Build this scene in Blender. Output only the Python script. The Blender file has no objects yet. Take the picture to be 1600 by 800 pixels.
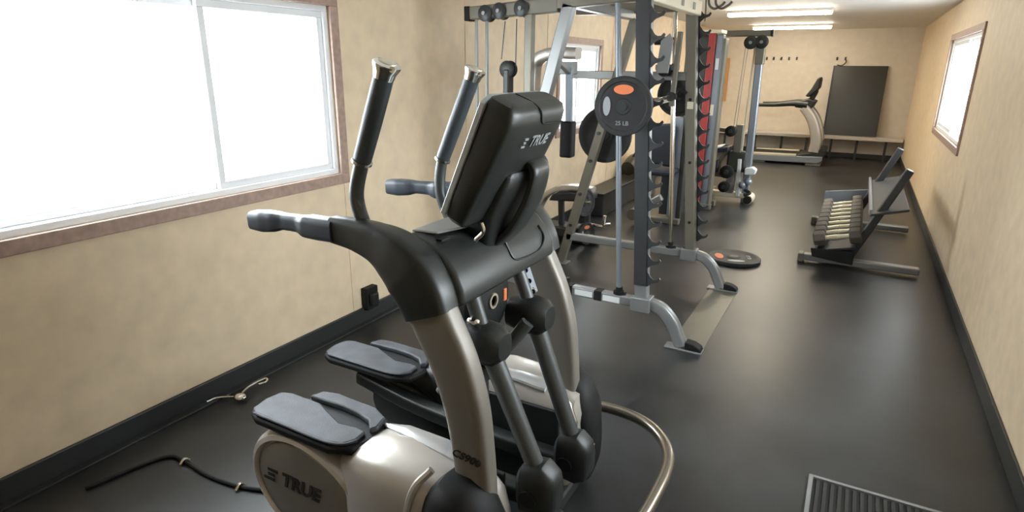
import bpy, bmesh, math, random
from mathutils import Vector, Matrix
random.seed(7)
S = bpy.context.scene
COL = S.collection

# ------------------------------------------------------------ camera
cd = bpy.data.cameras.new('camera'); cam = bpy.data.objects.new('camera', cd); COL.objects.link(cam)
S.camera = cam
cd.sensor_fit = 'HORIZONTAL'; cd.sensor_width = 36.0; cd.lens = 950.0/1600.0*36.0
cd.clip_start = .05; cd.clip_end = 200
# rows: world axes in camera space (x right, y down, z forward)
fY = Vector((555, -292, 950)).normalized()
vz = (950*950-555*26)/292
fZ = -Vector((-26, vz, 950)).normalized()
fX = Vector(fY.cross(fZ))
if fX[0] < 0: fX = -fX
right = Vector((fX[0], fY[0], fZ[0])); down = Vector((fX[1], fY[1], fZ[1])); fwd = Vector((fX[2], fY[2], fZ[2]))
R3 = Matrix((right, -down, -fwd)).transposed()
cam.matrix_world = Matrix.Translation((0, 0, 1.62)) @ R3.to_4x4()

# ------------------------------------------------------------ sky, lights, exposure
W = bpy.data.worlds.new('sky'); S.world = W; W.use_nodes = True
bg = W.node_tree.nodes['Background']; bg.inputs[0].default_value = (.90, .95, 1.0, 1); bg.inputs[1].default_value = 9.0
S.view_settings.view_transform = 'Standard'; S.view_settings.look = 'None'
S.view_settings.gamma = 1; S.view_settings.use_curve_mapping = False
S.view_settings.exposure = 1.15
TUBE_POWER = 38.0

# ------------------------------------------------------------ materials
def mat(name, col, rough=.5, metal=0, noise=0, nscale=20, bump=0, bscale=200, emit=0, spec=.5, coat=0):
    m = bpy.data.materials.new(name); m.use_nodes = True
    nt = m.node_tree; b = nt.nodes['Principled BSDF']
    b.inputs['Base Color'].default_value = (*col, 1); b.inputs['Roughness'].default_value = rough
    b.inputs['Metallic'].default_value = metal; b.inputs['Specular IOR Level'].default_value = spec
    b.inputs['Coat Weight'].default_value = coat
    if noise:
        tc = nt.nodes.new('ShaderNodeTexCoord'); n = nt.nodes.new('ShaderNodeTexNoise'); n.inputs['Scale'].default_value = nscale
        n.inputs['Detail'].default_value = 6
        r = nt.nodes.new('ShaderNodeValToRGB')
        r.color_ramp.elements[0].position = .3; r.color_ramp.elements[1].position = .7
        r.color_ramp.elements[0].color = (*[c*(1-noise) for c in col], 1)
        r.color_ramp.elements[1].color = (*[min(1, c*(1+noise)) for c in col], 1)
        nt.links.new(tc.outputs['Object'], n.inputs['Vector']); nt.links.new(n.outputs['Fac'], r.inputs['Fac'])
        nt.links.new(r.outputs['Color'], b.inputs['Base Color'])
    if bump:
        tc = nt.nodes.new('ShaderNodeTexCoord'); n = nt.nodes.new('ShaderNodeTexNoise'); n.inputs['Scale'].default_value = bscale
        bp = nt.nodes.new('ShaderNodeBump'); bp.inputs['Strength'].default_value = bump; bp.inputs['Distance'].default_value = .002
        nt.links.new(tc.outputs['Object'], n.inputs['Vector']); nt.links.new(n.outputs['Fac'], bp.inputs['Height'])
        nt.links.new(bp.outputs['Normal'], b.inputs['Normal'])
    if emit:
        b.inputs['Emission Color'].default_value = (*col, 1); b.inputs['Emission Strength'].default_value = emit
    return m
M = {}
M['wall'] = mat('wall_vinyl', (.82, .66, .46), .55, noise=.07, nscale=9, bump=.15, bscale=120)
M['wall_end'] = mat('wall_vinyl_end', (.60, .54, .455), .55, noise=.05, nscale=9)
M['ceil'] = mat('ceiling_paint', (.72, .69, .65), .6, noise=.03, nscale=5)
M['base'] = mat('vinyl_base', (.030, .032, .032), .42)
M['wood'] = mat('window_casing', (.42, .29, .235), .5, noise=.15, nscale=30)
M['vinyl'] = mat('white_vinyl', (.88, .89, .9), .35)
M['black'] = mat('black_plastic', (.016, .018, .017), .42, bump=.1, bscale=600)
M['blackg'] = mat('black_moulded_plastic', (.024, .027, .025), .36, bump=.08, bscale=500)
M['dark'] = mat('dark_grey_metal', (.045, .048, .05), .38, metal=.3)
M['rubber'] = mat('black_rubber', (.010, .010, .010), .6, spec=.3)
M['arm'] = mat('charcoal_tube', (.085, .09, .09), .4, metal=.3)
M['foam'] = mat('black_foam_grip', (.05, .062, .072), .45, bump=.3, bscale=300)
M['grip'] = mat('slate_rubber_grip', (.05, .062, .085), .38)
M['silver'] = mat('silver_plastic', (.54, .50, .45), .36, metal=.45, coat=.15)
M['satin_cover'] = mat('pale_silver_plastic', (.50, .50, .50), .3, metal=.5)
M['bezel'] = mat('silver_bezel', (.55, .60, .62), .35, metal=.3)
M['silver2'] = mat('dull_silver_plastic', (.23, .21, .18), .45, metal=.3)
M['chrome'] = mat('chrome', (.75, .72, .66), .16, metal=1)
M['satin'] = mat('satin_tube', (.36, .32, .26), .26, metal=.9)
M['rack'] = mat('grey_painted_steel', (.27, .275, .275), .36, metal=.45)
M['rackold'] = mat('taupe_painted_steel', (.185, .172, .138), .4, metal=.35)
M['rackblack'] = mat('black_painted_steel', (.04, .042, .045), .4, metal=.2)
M['ped'] = mat('grey_tread_rubber', (.058, .062, .072), .5, noise=.35, nscale=12, bump=.6, bscale=350)
M['iron'] = mat('black_plate_iron', (.016, .016, .017), .55, noise=.2, nscale=30)
M['orange'] = mat('orange_print', (.72, .20, .08), .5)
M['red'] = mat('red_panel', (.34, .04, .035), .45)
M['cream'] = mat('cream_panel', (.72, .66, .5), .4)
M['shroud'] = mat('dark_olive_shroud', (.035, .037, .030), .5)
M['greyblue'] = mat('blue_grey_steel', (.26, .29, .33), .35, metal=.4)
M['pad'] = mat('navy_vinyl_pad', (.018, .022, .032), .42)
M['cork'] = mat('cork', (.50, .26, .10), .8, noise=.2, nscale=120)
M['screen'] = mat('dark_board', (.022, .022, .018), .35)
M['white'] = mat('white_print', (.7, .72, .72), .5)
M['greyprint'] = mat('grey_print', (.32, .34, .35), .5)
M['darkprint'] = mat('dark_print', (.02, .015, .012), .5)
M['beltwhite'] = mat('cream_rail', (.62, .58, .46), .4)
M['benchtop'] = mat('bench_laminate', (.55, .51, .46), .4)
M['steel'] = mat('dumbbell_steel', (.68, .62, .48), .3, metal=.6)
M['hexhead'] = mat('dumbbell_head', (.075, .062, .048), .5)
M['tube'] = mat('lamp_tube', (1.0, .89, .70), .5, emit=TUBE_POWER)
M['lampbody'] = mat('lamp_housing', (.7, .66, .6), .5)
M['skyground'] = mat('outdoor_gravel', (.6, .6, .6), .9)

g = bpy.data.materials.new('window_glass'); g.use_nodes = True
nt = g.node_tree; nt.nodes.clear()
o = nt.nodes.new('ShaderNodeOutputMaterial'); mx = nt.nodes.new('ShaderNodeMixShader'); tr = nt.nodes.new('ShaderNodeBsdfTransparent'); gl = nt.nodes.new('ShaderNodeBsdfGlossy')
tr.inputs[0].default_value = (.95, .97, .97, 1); gl.inputs[1].default_value = .02; mx.inputs[0].default_value = .06
nt.links.new(tr.outputs[0], mx.inputs[1]); nt.links.new(gl.outputs[0], mx.inputs[2]); nt.links.new(mx.outputs[0], o.inputs[0])
M['glass'] = g

# rubber floor: dark mottled grey with specks and scuffs
fm = mat('rubber_floor', (.05, .05, .048), .4, spec=.5); nt = fm.node_tree; b = nt.nodes['Principled BSDF']
tc = nt.nodes.new('ShaderNodeTexCoord')
n1 = nt.nodes.new('ShaderNodeTexNoise'); n1.inputs['Scale'].default_value = 1.6; n1.inputs['Detail'].default_value = 8
n2 = nt.nodes.new('ShaderNodeTexNoise'); n2.inputs['Scale'].default_value = 160; n2.inputs['Detail'].default_value = 3
r1 = nt.nodes.new('ShaderNodeValToRGB'); r1.color_ramp.elements[0].position = .3; r1.color_ramp.elements[1].position = .75
r1.color_ramp.elements[0].color = (.012, .012, .012, 1); r1.color_ramp.elements[1].color = (.044, .046, .048, 1)
r2 = nt.nodes.new('ShaderNodeValToRGB'); r2.color_ramp.elements[0].position = .62; r2.color_ramp.elements[1].position = .72
r2.color_ramp.elements[0].color = (0, 0, 0, 1); r2.color_ramp.elements[1].color = (.05, .05, .05, 1)
ad = nt.nodes.new('ShaderNodeMixRGB'); ad.blend_type = 'ADD'; ad.inputs[0].default_value = .5
nt.links.new(tc.outputs['Object'], n1.inputs[0]); nt.links.new(tc.outputs['Object'], n2.inputs[0])
nt.links.new(n1.outputs['Fac'], r1.inputs[0]); nt.links.new(n2.outputs['Fac'], r2.inputs[0])
nt.links.new(r1.outputs[0], ad.inputs[1]); nt.links.new(r2.outputs[0], ad.inputs[2]); nt.links.new(ad.outputs[0], b.inputs['Base Color'])
rr = nt.nodes.new('ShaderNodeMapRange'); rr.inputs['To Min'].default_value = .28; rr.inputs['To Max'].default_value = .42
nt.links.new(n1.outputs['Fac'], rr.inputs['Value']); nt.links.new(rr.outputs[0], b.inputs['Roughness'])
bp = nt.nodes.new('ShaderNodeBump'); bp.inputs['Strength'].default_value = .25; bp.inputs['Distance'].default_value = .002
nt.links.new(n2.outputs['Fac'], bp.inputs['Height']); nt.links.new(bp.outputs[0], b.inputs['Normal'])
M['floor'] = fm

# ------------------------------------------------------------ mesh helpers (world coordinates)
def V(*a): return Vector(a if len(a) == 3 else a[0])
def spline(pts, n=6, closed=False):
    P = [Vector(p) for p in pts]; N = len(P); out = []
    if N < 3: return P
    for i in range(N if closed else N-1):
        p1, p2 = P[i], P[(i+1) % N]
        p0 = P[(i-1) % N] if (closed or i > 0) else p1*2-p2
        p3 = P[(i+2) % N] if (closed or i+2 < N) else p2*2-p1
        for k in range(n):
            t = k/n
            out.append(.5*((2*p1)+(p2-p0)*t+(2*p0-5*p1+4*p2-p3)*t*t+(3*p1-p0-3*p2+p3)*t**3))
    if not closed: out.append(P[-1])
    return out
class MB:
    def __init__(s): s.bm = bmesh.new()
    def box(s, lo, hi, rot=None, piv=None):
        x0, y0, z0 = lo; x1, y1, z1 = hi
        vs = [Vector(p) for p in ((x0,y0,z0),(x1,y0,z0),(x1,y1,z0),(x0,y1,z0),(x0,y0,z1),(x1,y0,z1),(x1,y1,z1),(x0,y1,z1))]
        if rot is not None:
            c = Vector(piv) if piv else (Vector(lo)+Vector(hi))/2
            vs = [c+rot @ (v-c) for v in vs]
        v = [s.bm.verts.new(p) for p in vs]
        for f in ((3,2,1,0),(4,5,6,7),(0,1,5,4),(1,2,6,5),(2,3,7,6),(3,0,4,7)): s.bm.faces.new([v[i] for i in f])
        return s
    def bar(s, p, q, w, h, up=(0,0,1)):        # rectangular bar
        p, q = V(p), V(q); d = (q-p).normalized(); u = Vector(up)
        a = d.cross(u)
        if a.length < 1e-4: a = d.cross(Vector((0,1,0)))
        a.normalize(); b_ = a.cross(d)
        return s.rings([[c+a*x*w/2+b_*y*h/2 for x, y in ((-1,-1),(1,-1),(1,1),(-1,1))] for c in (p, q)])
    def rings(s, rs, caps=True, closed=False):
        R = [[s.bm.verts.new(p) for p in r] for r in rs]; n = len(R[0])
        for i in range(len(R)-(0 if closed else 1)):
            a, b_ = R[i], R[(i+1) % len(R)]
            for k in range(n):
                try: s.bm.faces.new((a[k], a[(k+1) % n], b_[(k+1) % n], b_[k]))
                except ValueError: pass
        if caps and not closed:
            s.bm.faces.new(R[0][::-1]); s.bm.faces.new(R[-1])
        return s
    def tube(s, pts, r, n=12, closed=False, smooth=6, flat=None, up=(0,0,1), sq=False):
        # r: radius or list of radii per control point; flat=(a,b) multipliers along side / up
        P = spline(pts, smooth, closed) if len(pts) > 2 and smooth > 1 else [V(p) for p in pts]
        m = len(P)
        if isinstance(r, (list, tuple)):
            rad = []
            for i in range(m):
                t = i/(m-1)*(len(r)-1); k = min(int(t), len(r)-2); rad.append(r[k]*(1-(t-k))+r[k+1]*(t-k))
        else: rad = [r]*m
        fa, fb = flat or (1, 1); rs = []
        N0 = None
        for i in range(m):
            if closed: d = (P[(i+1) % m]-P[i-1]).normalized()
            else: d = (P[min(i+1, m-1)]-P[max(i-1, 0)]).normalized()
            if N0 is None:
                N0 = d.cross(Vector(up))
                if N0.length < 1e-3: N0 = d.cross(Vector((0,1,0)))
            N0 = (N0-d*N0.dot(d)).normalized(); B = N0.cross(d)
            ring = []
            for k in range(n):
                a = 2*math.pi*(k+.5)/n; ca, sa = math.cos(a), math.sin(a)
                if sq:
                    e = .45; ca = math.copysign(abs(ca)**e, ca); sa = math.copysign(abs(sa)**e, sa)
                ring.append(P[i]+N0*ca*rad[i]*fa+B*sa*rad[i]*fb)
            rs.append(ring)
        return s.rings(rs, closed=closed)
    def cyl(s, p, q, r, r2=None, n=20):
        return s.tube([p, q], [r, r if r2 is None else r2], n=n)
    def lathe(s, c, axis, prof, n=28):        # prof: list (t along axis, radius)
        ax = Vector(axis).normalized(); a = ax.orthogonal().normalized(); b_ = ax.cross(a); c = V(c)
        return s.rings([[c+ax*t+(a*math.cos(2*math.pi*k/n)+b_*math.sin(2*math.pi*k/n))*max(r, 1e-4) for k in range(n)] for t, r in prof])
    def prism(s, pts, vec):
        vec = Vector(vec); a = [s.bm.verts.new(V(p)) for p in pts]; b_ = [s.bm.verts.new(V(p)+vec) for p in pts]; n = len(a)
        s.bm.faces.new(a[::-1]); s.bm.faces.new(b_)
        for k in range(n): s.bm.faces.new((a[k], a[(k+1) % n], b_[(k+1) % n], b_[k]))
        return s
    def ball(s, c, rx, ry=None, rz=None):
        ry = ry or rx; rz = rz or rx
        bmesh.ops.create_uvsphere(s.bm, u_segments=16, v_segments=10, radius=1, matrix=Matrix.Translation(V(c)) @ Matrix.Diagonal((rx, ry, rz, 1)))
        return s
def xz(y, pts): return [(x, y, z) for x, z in pts]
def wpos(o):
    p = Vector((0,0,0))
    while o: p += o.location; o = o.parent
    return p
def part(name, mb, m, parent=None, bevel=0, seg=2, smooth=True, label=None, loc=None):
    me = bpy.data.meshes.new(name); bm = mb.bm
    bmesh.ops.recalc_face_normals(bm, faces=bm.faces)
    org = wpos(parent) if parent else (Vector(loc) if loc else Vector((0,0,0)))
    bmesh.ops.translate(bm, verts=bm.verts, vec=-org)
    bm.to_mesh(me); bm.free()
    me.materials.append(M[m])
    o = bpy.data.objects.new(name, me); COL.objects.link(o)
    if parent: o.parent = parent
    else: o.location = org
    if smooth:
        for p in me.polygons: p.use_smooth = True
        try: me.set_sharp_from_angle(angle=math.radians(38))
        except Exception: pass
    if bevel:
        bv = o.modifiers.new('bevel', 'BEVEL'); bv.width = bevel; bv.segments = seg; bv.limit_method = 'ANGLE'; bv.angle_limit = math.radians(38)
        wn = o.modifiers.new('wn', 'WEIGHTED_NORMAL'); wn.keep_sharp = True
    if label: o['label'] = label
    return o
def thing(name, loc, label, cat, group=None):
    o = bpy.data.objects.new(name, None); COL.objects.link(o); o.location = loc; o.empty_display_size = .1
    o['label'] = label; o['category'] = cat
    if group: o['group'] = group
    return o
def tag(o, label, cat, group=None):
    o['label'] = label; o['category'] = cat
    if group: o['group'] = group
    return o
def struct(name, mb, m, parent=None, bevel=0, smooth=False):
    o = part(name, mb, m, parent, bevel, smooth=smooth)
    if not parent: o['kind'] = 'structure'
    return o
def dup(root, loc, label=None):
    r = root.copy(); COL.objects.link(r); r.location = loc
    if label: r['label'] = label
    for ch in list(root.children):
        c = ch.copy(); COL.objects.link(c); c.parent = r
        for g_ in ch.children:
            d = g_.copy(); COL.objects.link(d); d.parent = c
    return r
def text(name, body, size, m, parent, center, xdir, updir, depth=.002, bold=0, shear=0, label=None):
    cu = bpy.data.curves.new(name, 'FONT'); cu.body = body; cu.size = size; cu.extrude = depth/2; cu.offset = bold; cu.shear = shear
    cu.align_x = 'CENTER'; cu.align_y = 'CENTER'; cu.resolution_u = 3
    t = bpy.data.objects.new(name, cu); COL.objects.link(t)
    bpy.context.view_layer.update()
    me = bpy.data.meshes.new_from_object(t.evaluated_get(bpy.context.evaluated_depsgraph_get()))
    bpy.data.objects.remove(t)
    X = Vector(xdir).normalized(); U = Vector(updir); U = (U-X*U.dot(X)).normalized(); Z = X.cross(U)
    R = Matrix((X, U, Z)).transposed().to_4x4()
    me.transform(Matrix.Translation(V(center)-wpos(parent)) @ R)
    me.materials.clear(); me.materials.append(M[m])
    o = bpy.data.objects.new(name, me); COL.objects.link(o); o.parent = parent
    if label: o['label'] = label
    return o

# ------------------------------------------------------------ room shell
XL, XR, YB, YE, ZC = -2.655, .78, -2.2, 13.32, 2.32
w1 = (.62, 2.66, 1.0, 1.93)      # near window hole y0,y1,z0,z1
w2 = (5.72, 6.79, .985, 1.845)
struct('floor', MB().box((XL-.1, YB, -.1), (XR+.1, YE, 0)), 'floor')
struct('ceiling', MB().box((XL-.1, YB, ZC), (XR+.1, YE, ZC+.1)), 'ceil')
mb = MB()
ys = [YB, w1[0], w1[1], w2[0], w2[1], YE]
for a, c in ((ys[0], ys[1]), (ys[2], ys[3]), (ys[4], ys[5])): mb.box((XL-.12, a, 0), (XL, c, ZC))
for w in (w1, w2):
    mb.box((XL-.12, w[0], 0), (XL, w[1], w[2])); mb.box((XL-.12, w[0], w[3]), (XL, w[1], ZC))
wl = struct('wall_left', mb, 'wall')
for y in (-1.0, 2.705, 3.75, 4.05, 5.10, 5.45, 7.2, 8.42, 9.64, 10.86, 12.08):
    if y == 3.75: continue
    part('batten', MB().box((XL, y-.022, .1), (XL+.004, y+.022, ZC)), 'wall', wl, bevel=.0015)
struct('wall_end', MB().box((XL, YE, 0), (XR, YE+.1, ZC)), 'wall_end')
w3 = (1.75, 3.5, .985, 1.93)  # added opening, out of view, to throw daylight on the left wall
w4 = (6.4, 8.6, .985, 1.93)  # second added opening, to brighten the far floor
mb = MB(); ys = [YB, w3[0], w3[1], w4[0], w4[1], YE]
for a, c in ((ys[0], ys[1]), (ys[2], ys[3]), (ys[4], ys[5])): mb.box((XR, a, 0), (XR+.12, c, ZC))
for w in (w3, w4): mb.box((XR, w[0], 0), (XR+.12, w[1], w[2])); mb.box((XR, w[0], w[3]), (XR+.12, w[1], ZC))
struct('wall_right', mb, 'wall')
struct('wall_back', MB().box((XL, YB-.1, 0), (XR, YB, ZC)), 'wall')
struct('baseboard_left', MB().box((XL, YB, 0), (XL+.018, YE, .102)), 'base', bevel=.004)
struct('baseboard_end', MB().box((XL+.02, YE-.014, 0), (XR-.02, YE, .09)), 'base', bevel=.004)
struct('baseboard_right', MB().box((XR-.014, YB, 0), (XR, YE, .10)), 'base', bevel=.004)
struct('trim_1', MB().box((XL+.018, YB, 0), (XL+.062, YE, .010)), 'base', bevel=.003)   # rubber cove strip along the floor

def window(name, w, mull, side):
    XL = (-2.655, .78)[side]
    y0, y1, z0, z1 = w
    t = .062; made = []
    r = MB()
    for a, b_ in (((XL-.01, y0-t, z0-t), (XL+.016, y1+t, z0)), ((XL-.01, y0-t, z1), (XL+.016, y1+t, z1+t)),
                  ((XL-.01, y0-t, z0), (XL+.016, y0, z1)), ((XL-.01, y1, z0), (XL+.016, y1+t, z1))): r.box(a, b_)
    win = struct(name, r, 'wood', bevel=.004)
    f = MB(); d0, d1 = XL-.11, XL-.012; k = .03
    f.box((d0, y0, z0), (d1, y1, z0+k)).box((d0, y0, z1-k), (d1, y1, z1)).box((d0, y0, z0+k), (d1, y0+k, z1-k)).box((d0, y1-k, z0+k), (d1, y1, z1-k))
    part('window_frame', f, 'vinyl', win, bevel=.003)
    m = mull
    for nm, a, b_, dx in (('sash', y0+k, m+.02, -.085), ('sash', m-.02, y1-k, -.055)):
        s = MB(); x0, x1 = XL+dx, XL+dx+.028; q = .035
        s.box((x0, a, z0+k), (x1, b_, z0+k+q)).box((x0, a, z1-k-q), (x1, b_, z1-k)).box((x0, a, z0+k+q), (x1, a+q, z1-k-q)).box((x0, b_-q, z0+k+q), (x1, b_, z1-k-q))
        so = part(nm, s, 'vinyl', win, bevel=.003)
        part('pane', MB().box((x0+.012, a+q, z0+k+q), (x0+.016, b_-q, z1-k-q)), 'glass', so, smooth=False)
    if side:
        for o_ in [win]+list(win.children_recursive):
            for v in o_.data.vertices: v.co.x = 2*XL-v.co.x
            o_.data.flip_normals()
    return win
window('window_1', w1, 1.90, 0)
window('window_2', w2, 6.22, 0)
window('window_3_added', w3, 2.62, 1)
window('window_4_added', w4, 7.5, 1)
struct('outdoor_ground', MB().box((-60, -60, -.9), (60, 70, -.8)), 'skyground')   # ground outside the windows
for w in (w1, w2, w3, w4):
    ld = bpy.data.lights.new('daylight_portal', 'AREA'); ld.shape = 'RECTANGLE'; ld.size = w[1]-w[0]; ld.size_y = w[3]-w[2]; ld.cycles.is_portal = True
    lo = bpy.data.objects.new('daylight_portal', ld); COL.objects.link(lo); lo.location = (XL-.14, (w[0]+w[1])/2, (w[2]+w[3])/2)
    if w[0] in (w3[0], w4[0]): lo.location.x = XR+.14
    lo.rotation_euler = Vector((-1 if w[0] in (w3[0], w4[0]) else 1, 0, 0)).to_track_quat('-Z', 'Y').to_euler()

# ------------------------------------------------------------ ceiling lights
def lamp(y, x0, x1, label):
    t = thing('ceiling_light', ((x0+x1)/2, y, ZC), label, 'light', 'fluorescent ceiling lights')
    part('housing', MB().box((x0-.03, y-.07, ZC-.035), (x1+.03, y+.07, ZC-.001)), 'lampbody', t, bevel=.005)
    for e in (x0-.02, x1+.005): part('socket', MB().box((e, y-.05, ZC-.07), (e+.015, y+.05, ZC-.034)), 'lampbody', t, bevel=.003)
    part('diffuser', MB().prism([(x0, y-.065, ZC-.034), (x0, y-.058, ZC-.058), (x0, y-.035, ZC-.070), (x0, y+.035, ZC-.070), (x0, y+.058, ZC-.058), (x0, y+.065, ZC-.034)], (x1-x0, 0, 0)), 'tube', t)
    return t
lamp(8.72, -1.66, -.48, 'lit fluorescent strip light on the ceiling, the nearer and larger of two in view')
lamp(11.75, -1.80, -.62, 'lit fluorescent strip light on the ceiling, the farther one by the end wall')

# ------------------------------------------------------------ end wall furniture
bench = thing('wall_bench', (-.95, 13.1, 0), 'long cream laminate bench along the end wall on thin black legs', 'bench')
part('bench_top', MB().box((XL+.05, 12.86, .375), (XR-.03, YE-.002, .43)), 'benchtop', bench, bevel=.006)
for x in (-2.3, -1.72, -1.24, -.80, -.38, .04, .5):
    part('leg', MB().box((x-.02, 12.95, 0), (x+.02, 12.99, .376)), 'rackblack', bench, bevel=.003)
    
t = thing('black_board', (-.1, 13.28, .45), 'large plain black board leaning on the bench against the end wall', 'board')
a = math.radians(2)
part('board_panel', MB().prism([(-.535, 13.08, .431), (.33, 13.08, .431), (.33, 13.27, 1.675), (-.535, 13.27, 1.675)], (0, .03, 0)), 'screen', t, bevel=.006)
part('board_edge', MB().bar((-.545, 13.085, .431), (-.545, 13.275, 1.675), .02, .04, (0,1,0)), 'rackblack', t, bevel=.003)
cb = thing('cork_board', (-2.5, 13.31, 1.4), 'small tan cork board on the end wall left of the cables', 'board')
part('cork_panel', MB().box((-2.60, 13.295, .985), (-2.44, 13.315, 1.795)), 'cork', cb)
part('board_frame', MB().box((-2.612, 13.29, .97), (-2.60, 13.319, 1.81)).box((-2.44, 13.29, .97), (-2.428, 13.319, 1.81)).box((-2.6, 13.29, 1.795), (-2.44, 13.319, 1.81)).box((-2.6, 13.29, .97), (-2.44, 13.319, .985)), 'cork', cb)
hk = thing('coat_hook', (-1.74, 13.32, 1.80), 'small dark coat hook on the end wall, leftmost of its row', 'hook', 'coat hooks on the end wall')
part('hook_plate', MB().box((-1.755, 13.305, 1.775), (-1.725, 13.3195, 1.83)), 'dark', hk, bevel=.003)
part('hook_arm', MB().tube([(-1.74, 13.31, 1.80), (-1.74, 13.27, 1.785), (-1.74, 13.255, 1.81)], .008), 'dark', hk)
part('screw', MB().cyl((-1.74, 13.30, 1.735), (-1.74, 13.3195, 1.735), .012), 'cream', hk)
for x, l in ((-1.614, 'small dark coat hook on the end wall, second from the left'), (-1.476, 'small dark coat hook on the end wall, middle of the left five'), (-1.34, 'small dark coat hook on the end wall, fourth from the left'),
          (-1.204, 'small dark coat hook on the end wall, right end of the left five'), (-.516, 'small dark coat hook above the left corner of the black board'), (-.379, 'small dark coat hook above the black board, rightmost in view')):
    dup(hk, (x, 13.32, 1.80), l)
wr = tag(part('wire', MB().tube([(-.38, 13.28, 1.80), (-.36, 13.26, 1.74), (-.42, 13.25, 1.68), (-.5, 13.25, 1.69)], .009), 'dark'), 'dark wire loop hanging above the black board top edge', 'wire')

# ------------------------------------------------------------ treadmill
ty = 12.15
tm = thing('treadmill', (-1.0, ty, 0), 'grey treadmill with curved silver upright, seen side on before the end wall', 'treadmill')
part('deck', MB().prism(xz(ty-.38, [(-1.62, .03), (-.50, .05), (-.44, .10), (-.44, .17), (-1.62, .125)]), (0, .76, 0)), 'greyblue', tm, bevel=.01)
part('side_rail', MB().prism(xz(ty-.385, [(-1.62, .125), (-.86, .15), (-.86, .185), (-1.62, .17)]), (0, .12, 0)), 'beltwhite', tm, bevel=.006)
part('side_rail', MB().prism(xz(ty+.265, [(-1.62, .125), (-.86, .15), (-.86, .185), (-1.62, .17)]), (0, .12, 0)), 'beltwhite', tm, bevel=.006)
part('belt', MB().box((-1.62, ty-.26, .13), (-.80, ty+.26, .168)), 'rubber', tm)
part('motor_cover', MB().prism(xz(ty-.36, [(-.90, .15), (-.43, .12), (-.40, .28), (-.48, .30), (-.62, .235)]), (0, .72, 0)), 'black', tm, bevel=.02)
part('rear_foot', MB().box((-1.60, ty-.34, 0), (-1.36, ty-.26, .045)), 'silver2', tm, bevel=.006)
part('rear_foot', MB().box((-1.60, ty+.26, 0), (-1.36, ty+.34, .045)), 'silver2', tm, bevel=.006)
part('front_foot', MB().box((-.70, ty-.34, 0), (-.46, ty+.34, .05)), 'silver2', tm, bevel=.006)
for s_ in (-1, 1):
    up = MB()
    P = [(-.60, .24), (-.585, .42), (-.63, .62), (-.72, .82), (-.86, .985)]
    up.tube([(x, ty+s_*.33, z) for x, z in P], [.085, .085, .082, .078, .07], n=20, sq=True, flat=(1, .5), up=(0, 1, 0))
    u_ = part('upright', up, 'silver', tm)
    part('upright_stripe', MB().tube([(x+.075, ty+s_*.33-s_*0, z+.01) for x, z in P], .02, n=10), 'greyblue', u_)
    part('handrail', MB().tube([(-1.60, ty+s_*.33, 1.0), (-1.3, ty+s_*.33, 1.01), (-1.02, ty+s_*.33, 1.04), (-.8, ty+s_*.33, 1.02)], [.03, .033, .045, .06], n=12), 'black', tm)
part('console_tray', MB().prism(xz(ty-.34, [(-1.0, .98), (-.74, .95), (-.68, 1.08), (-.80, 1.13), (-.98, 1.06)]), (0, .68, 0)), 'black', tm, bevel=.02)
part('display', MB().prism(xz(ty-.3, [(-.86, 1.17), (-.80, 1.15), (-.66, 1.30), (-.655, 1.46), (-.68, 1.49), (-.71, 1.46), (-.78, 1.29)]), (0, .6, 0)), 'black', tm, bevel=.02)
part('display_neck', MB().prism(xz(ty-.1, [(-.82, 1.06), (-.74, 1.06), (-.68, 1.24), (-.70, 1.34), (-.76, 1.28)]), (0, .2, 0)), 'black', tm, bevel=.015)

# ------------------------------------------------------------ cable crossover station at the back
gy = 8.0
cs = thing('cable_station', (-1.3, gy, 0), 'grey cable pulley station with slim column and top beam, in front of the end wall', 'exercise machine')
part('base_rail', MB().box((-1.72, gy-.05, .06), (-1.10, gy+.05, .125)), 'cream', cs, bevel=.01)
part('base_rail', MB().box((-1.62, gy-.3, .03), (-1.54, gy+.45, .10)), 'rackold', cs, bevel=.01)
part('column', MB().bar((-1.10, gy, .0), (-1.125, gy, 1.70), .085, .085, (0,1,0)), 'greyblue', cs, bevel=.012)
part('column_sleeve', MB().bar((-1.122, gy, 1.66), (-1.128, gy, 1.97), .10, .10, (0,1,0)), 'rackold', cs, bevel=.01)
part('front_column', MB().bar((-1.185, gy-.02, .08), (-1.205, gy-.02, .55), .05, .09, (0,1,0)), 'white', cs, bevel=.008)
part('top_beam', MB().box((-1.80, gy-.04, 1.975), (-1.03, gy+.04, 2.045)), 'rackold', cs, bevel=.008)
part('beam_cap', MB().box((-1.03, gy-.045, 1.97), (-1.005, gy+.045, 2.05)), 'black', cs, bevel=.006)
for x, z in ((-1.235, 1.905), (-1.115, 1.91)):
    p_ = part('pulley', MB().lathe((x, gy-.10, z), (0,1,0), [(0, .06), (.01, .075), (.02, .06), (.03, .06), (.04, .075), (.05, .06)]), 'black', cs)
    part('pulley_hub', MB().cyl((x, gy-.11, z), (x, gy-.04, z), .018), 'rack', p_)
for x in (-1.315, -1.285):
    part('cable', MB().tube([(x+.03, gy-.075, 1.9), (x, gy-.07, 1.0), (x-.01, gy-.07, .90)], .004, n=6), 'rackold', cs)
for x in (-1.20,): part('guide_rod', MB().cyl((x, gy-.02, .1), (x+.01, gy-.02, 1.95), .011, n=10), 'cream', cs)
part('carriage', MB().box((-1.30, gy-.06, .62), (-1.20, gy+.06, .96)), 'rackold', cs, bevel=.012)
part('carriage', MB().box((-1.36, gy-.06, .38), (-1.12, gy+.06, .64)), 'shroud', cs, bevel=.03)
part('carriage_post', MB().box((-1.34, gy-.05, .1), (-1.24, gy+.05, .40)), 'rack', cs, bevel=.01)
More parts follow.
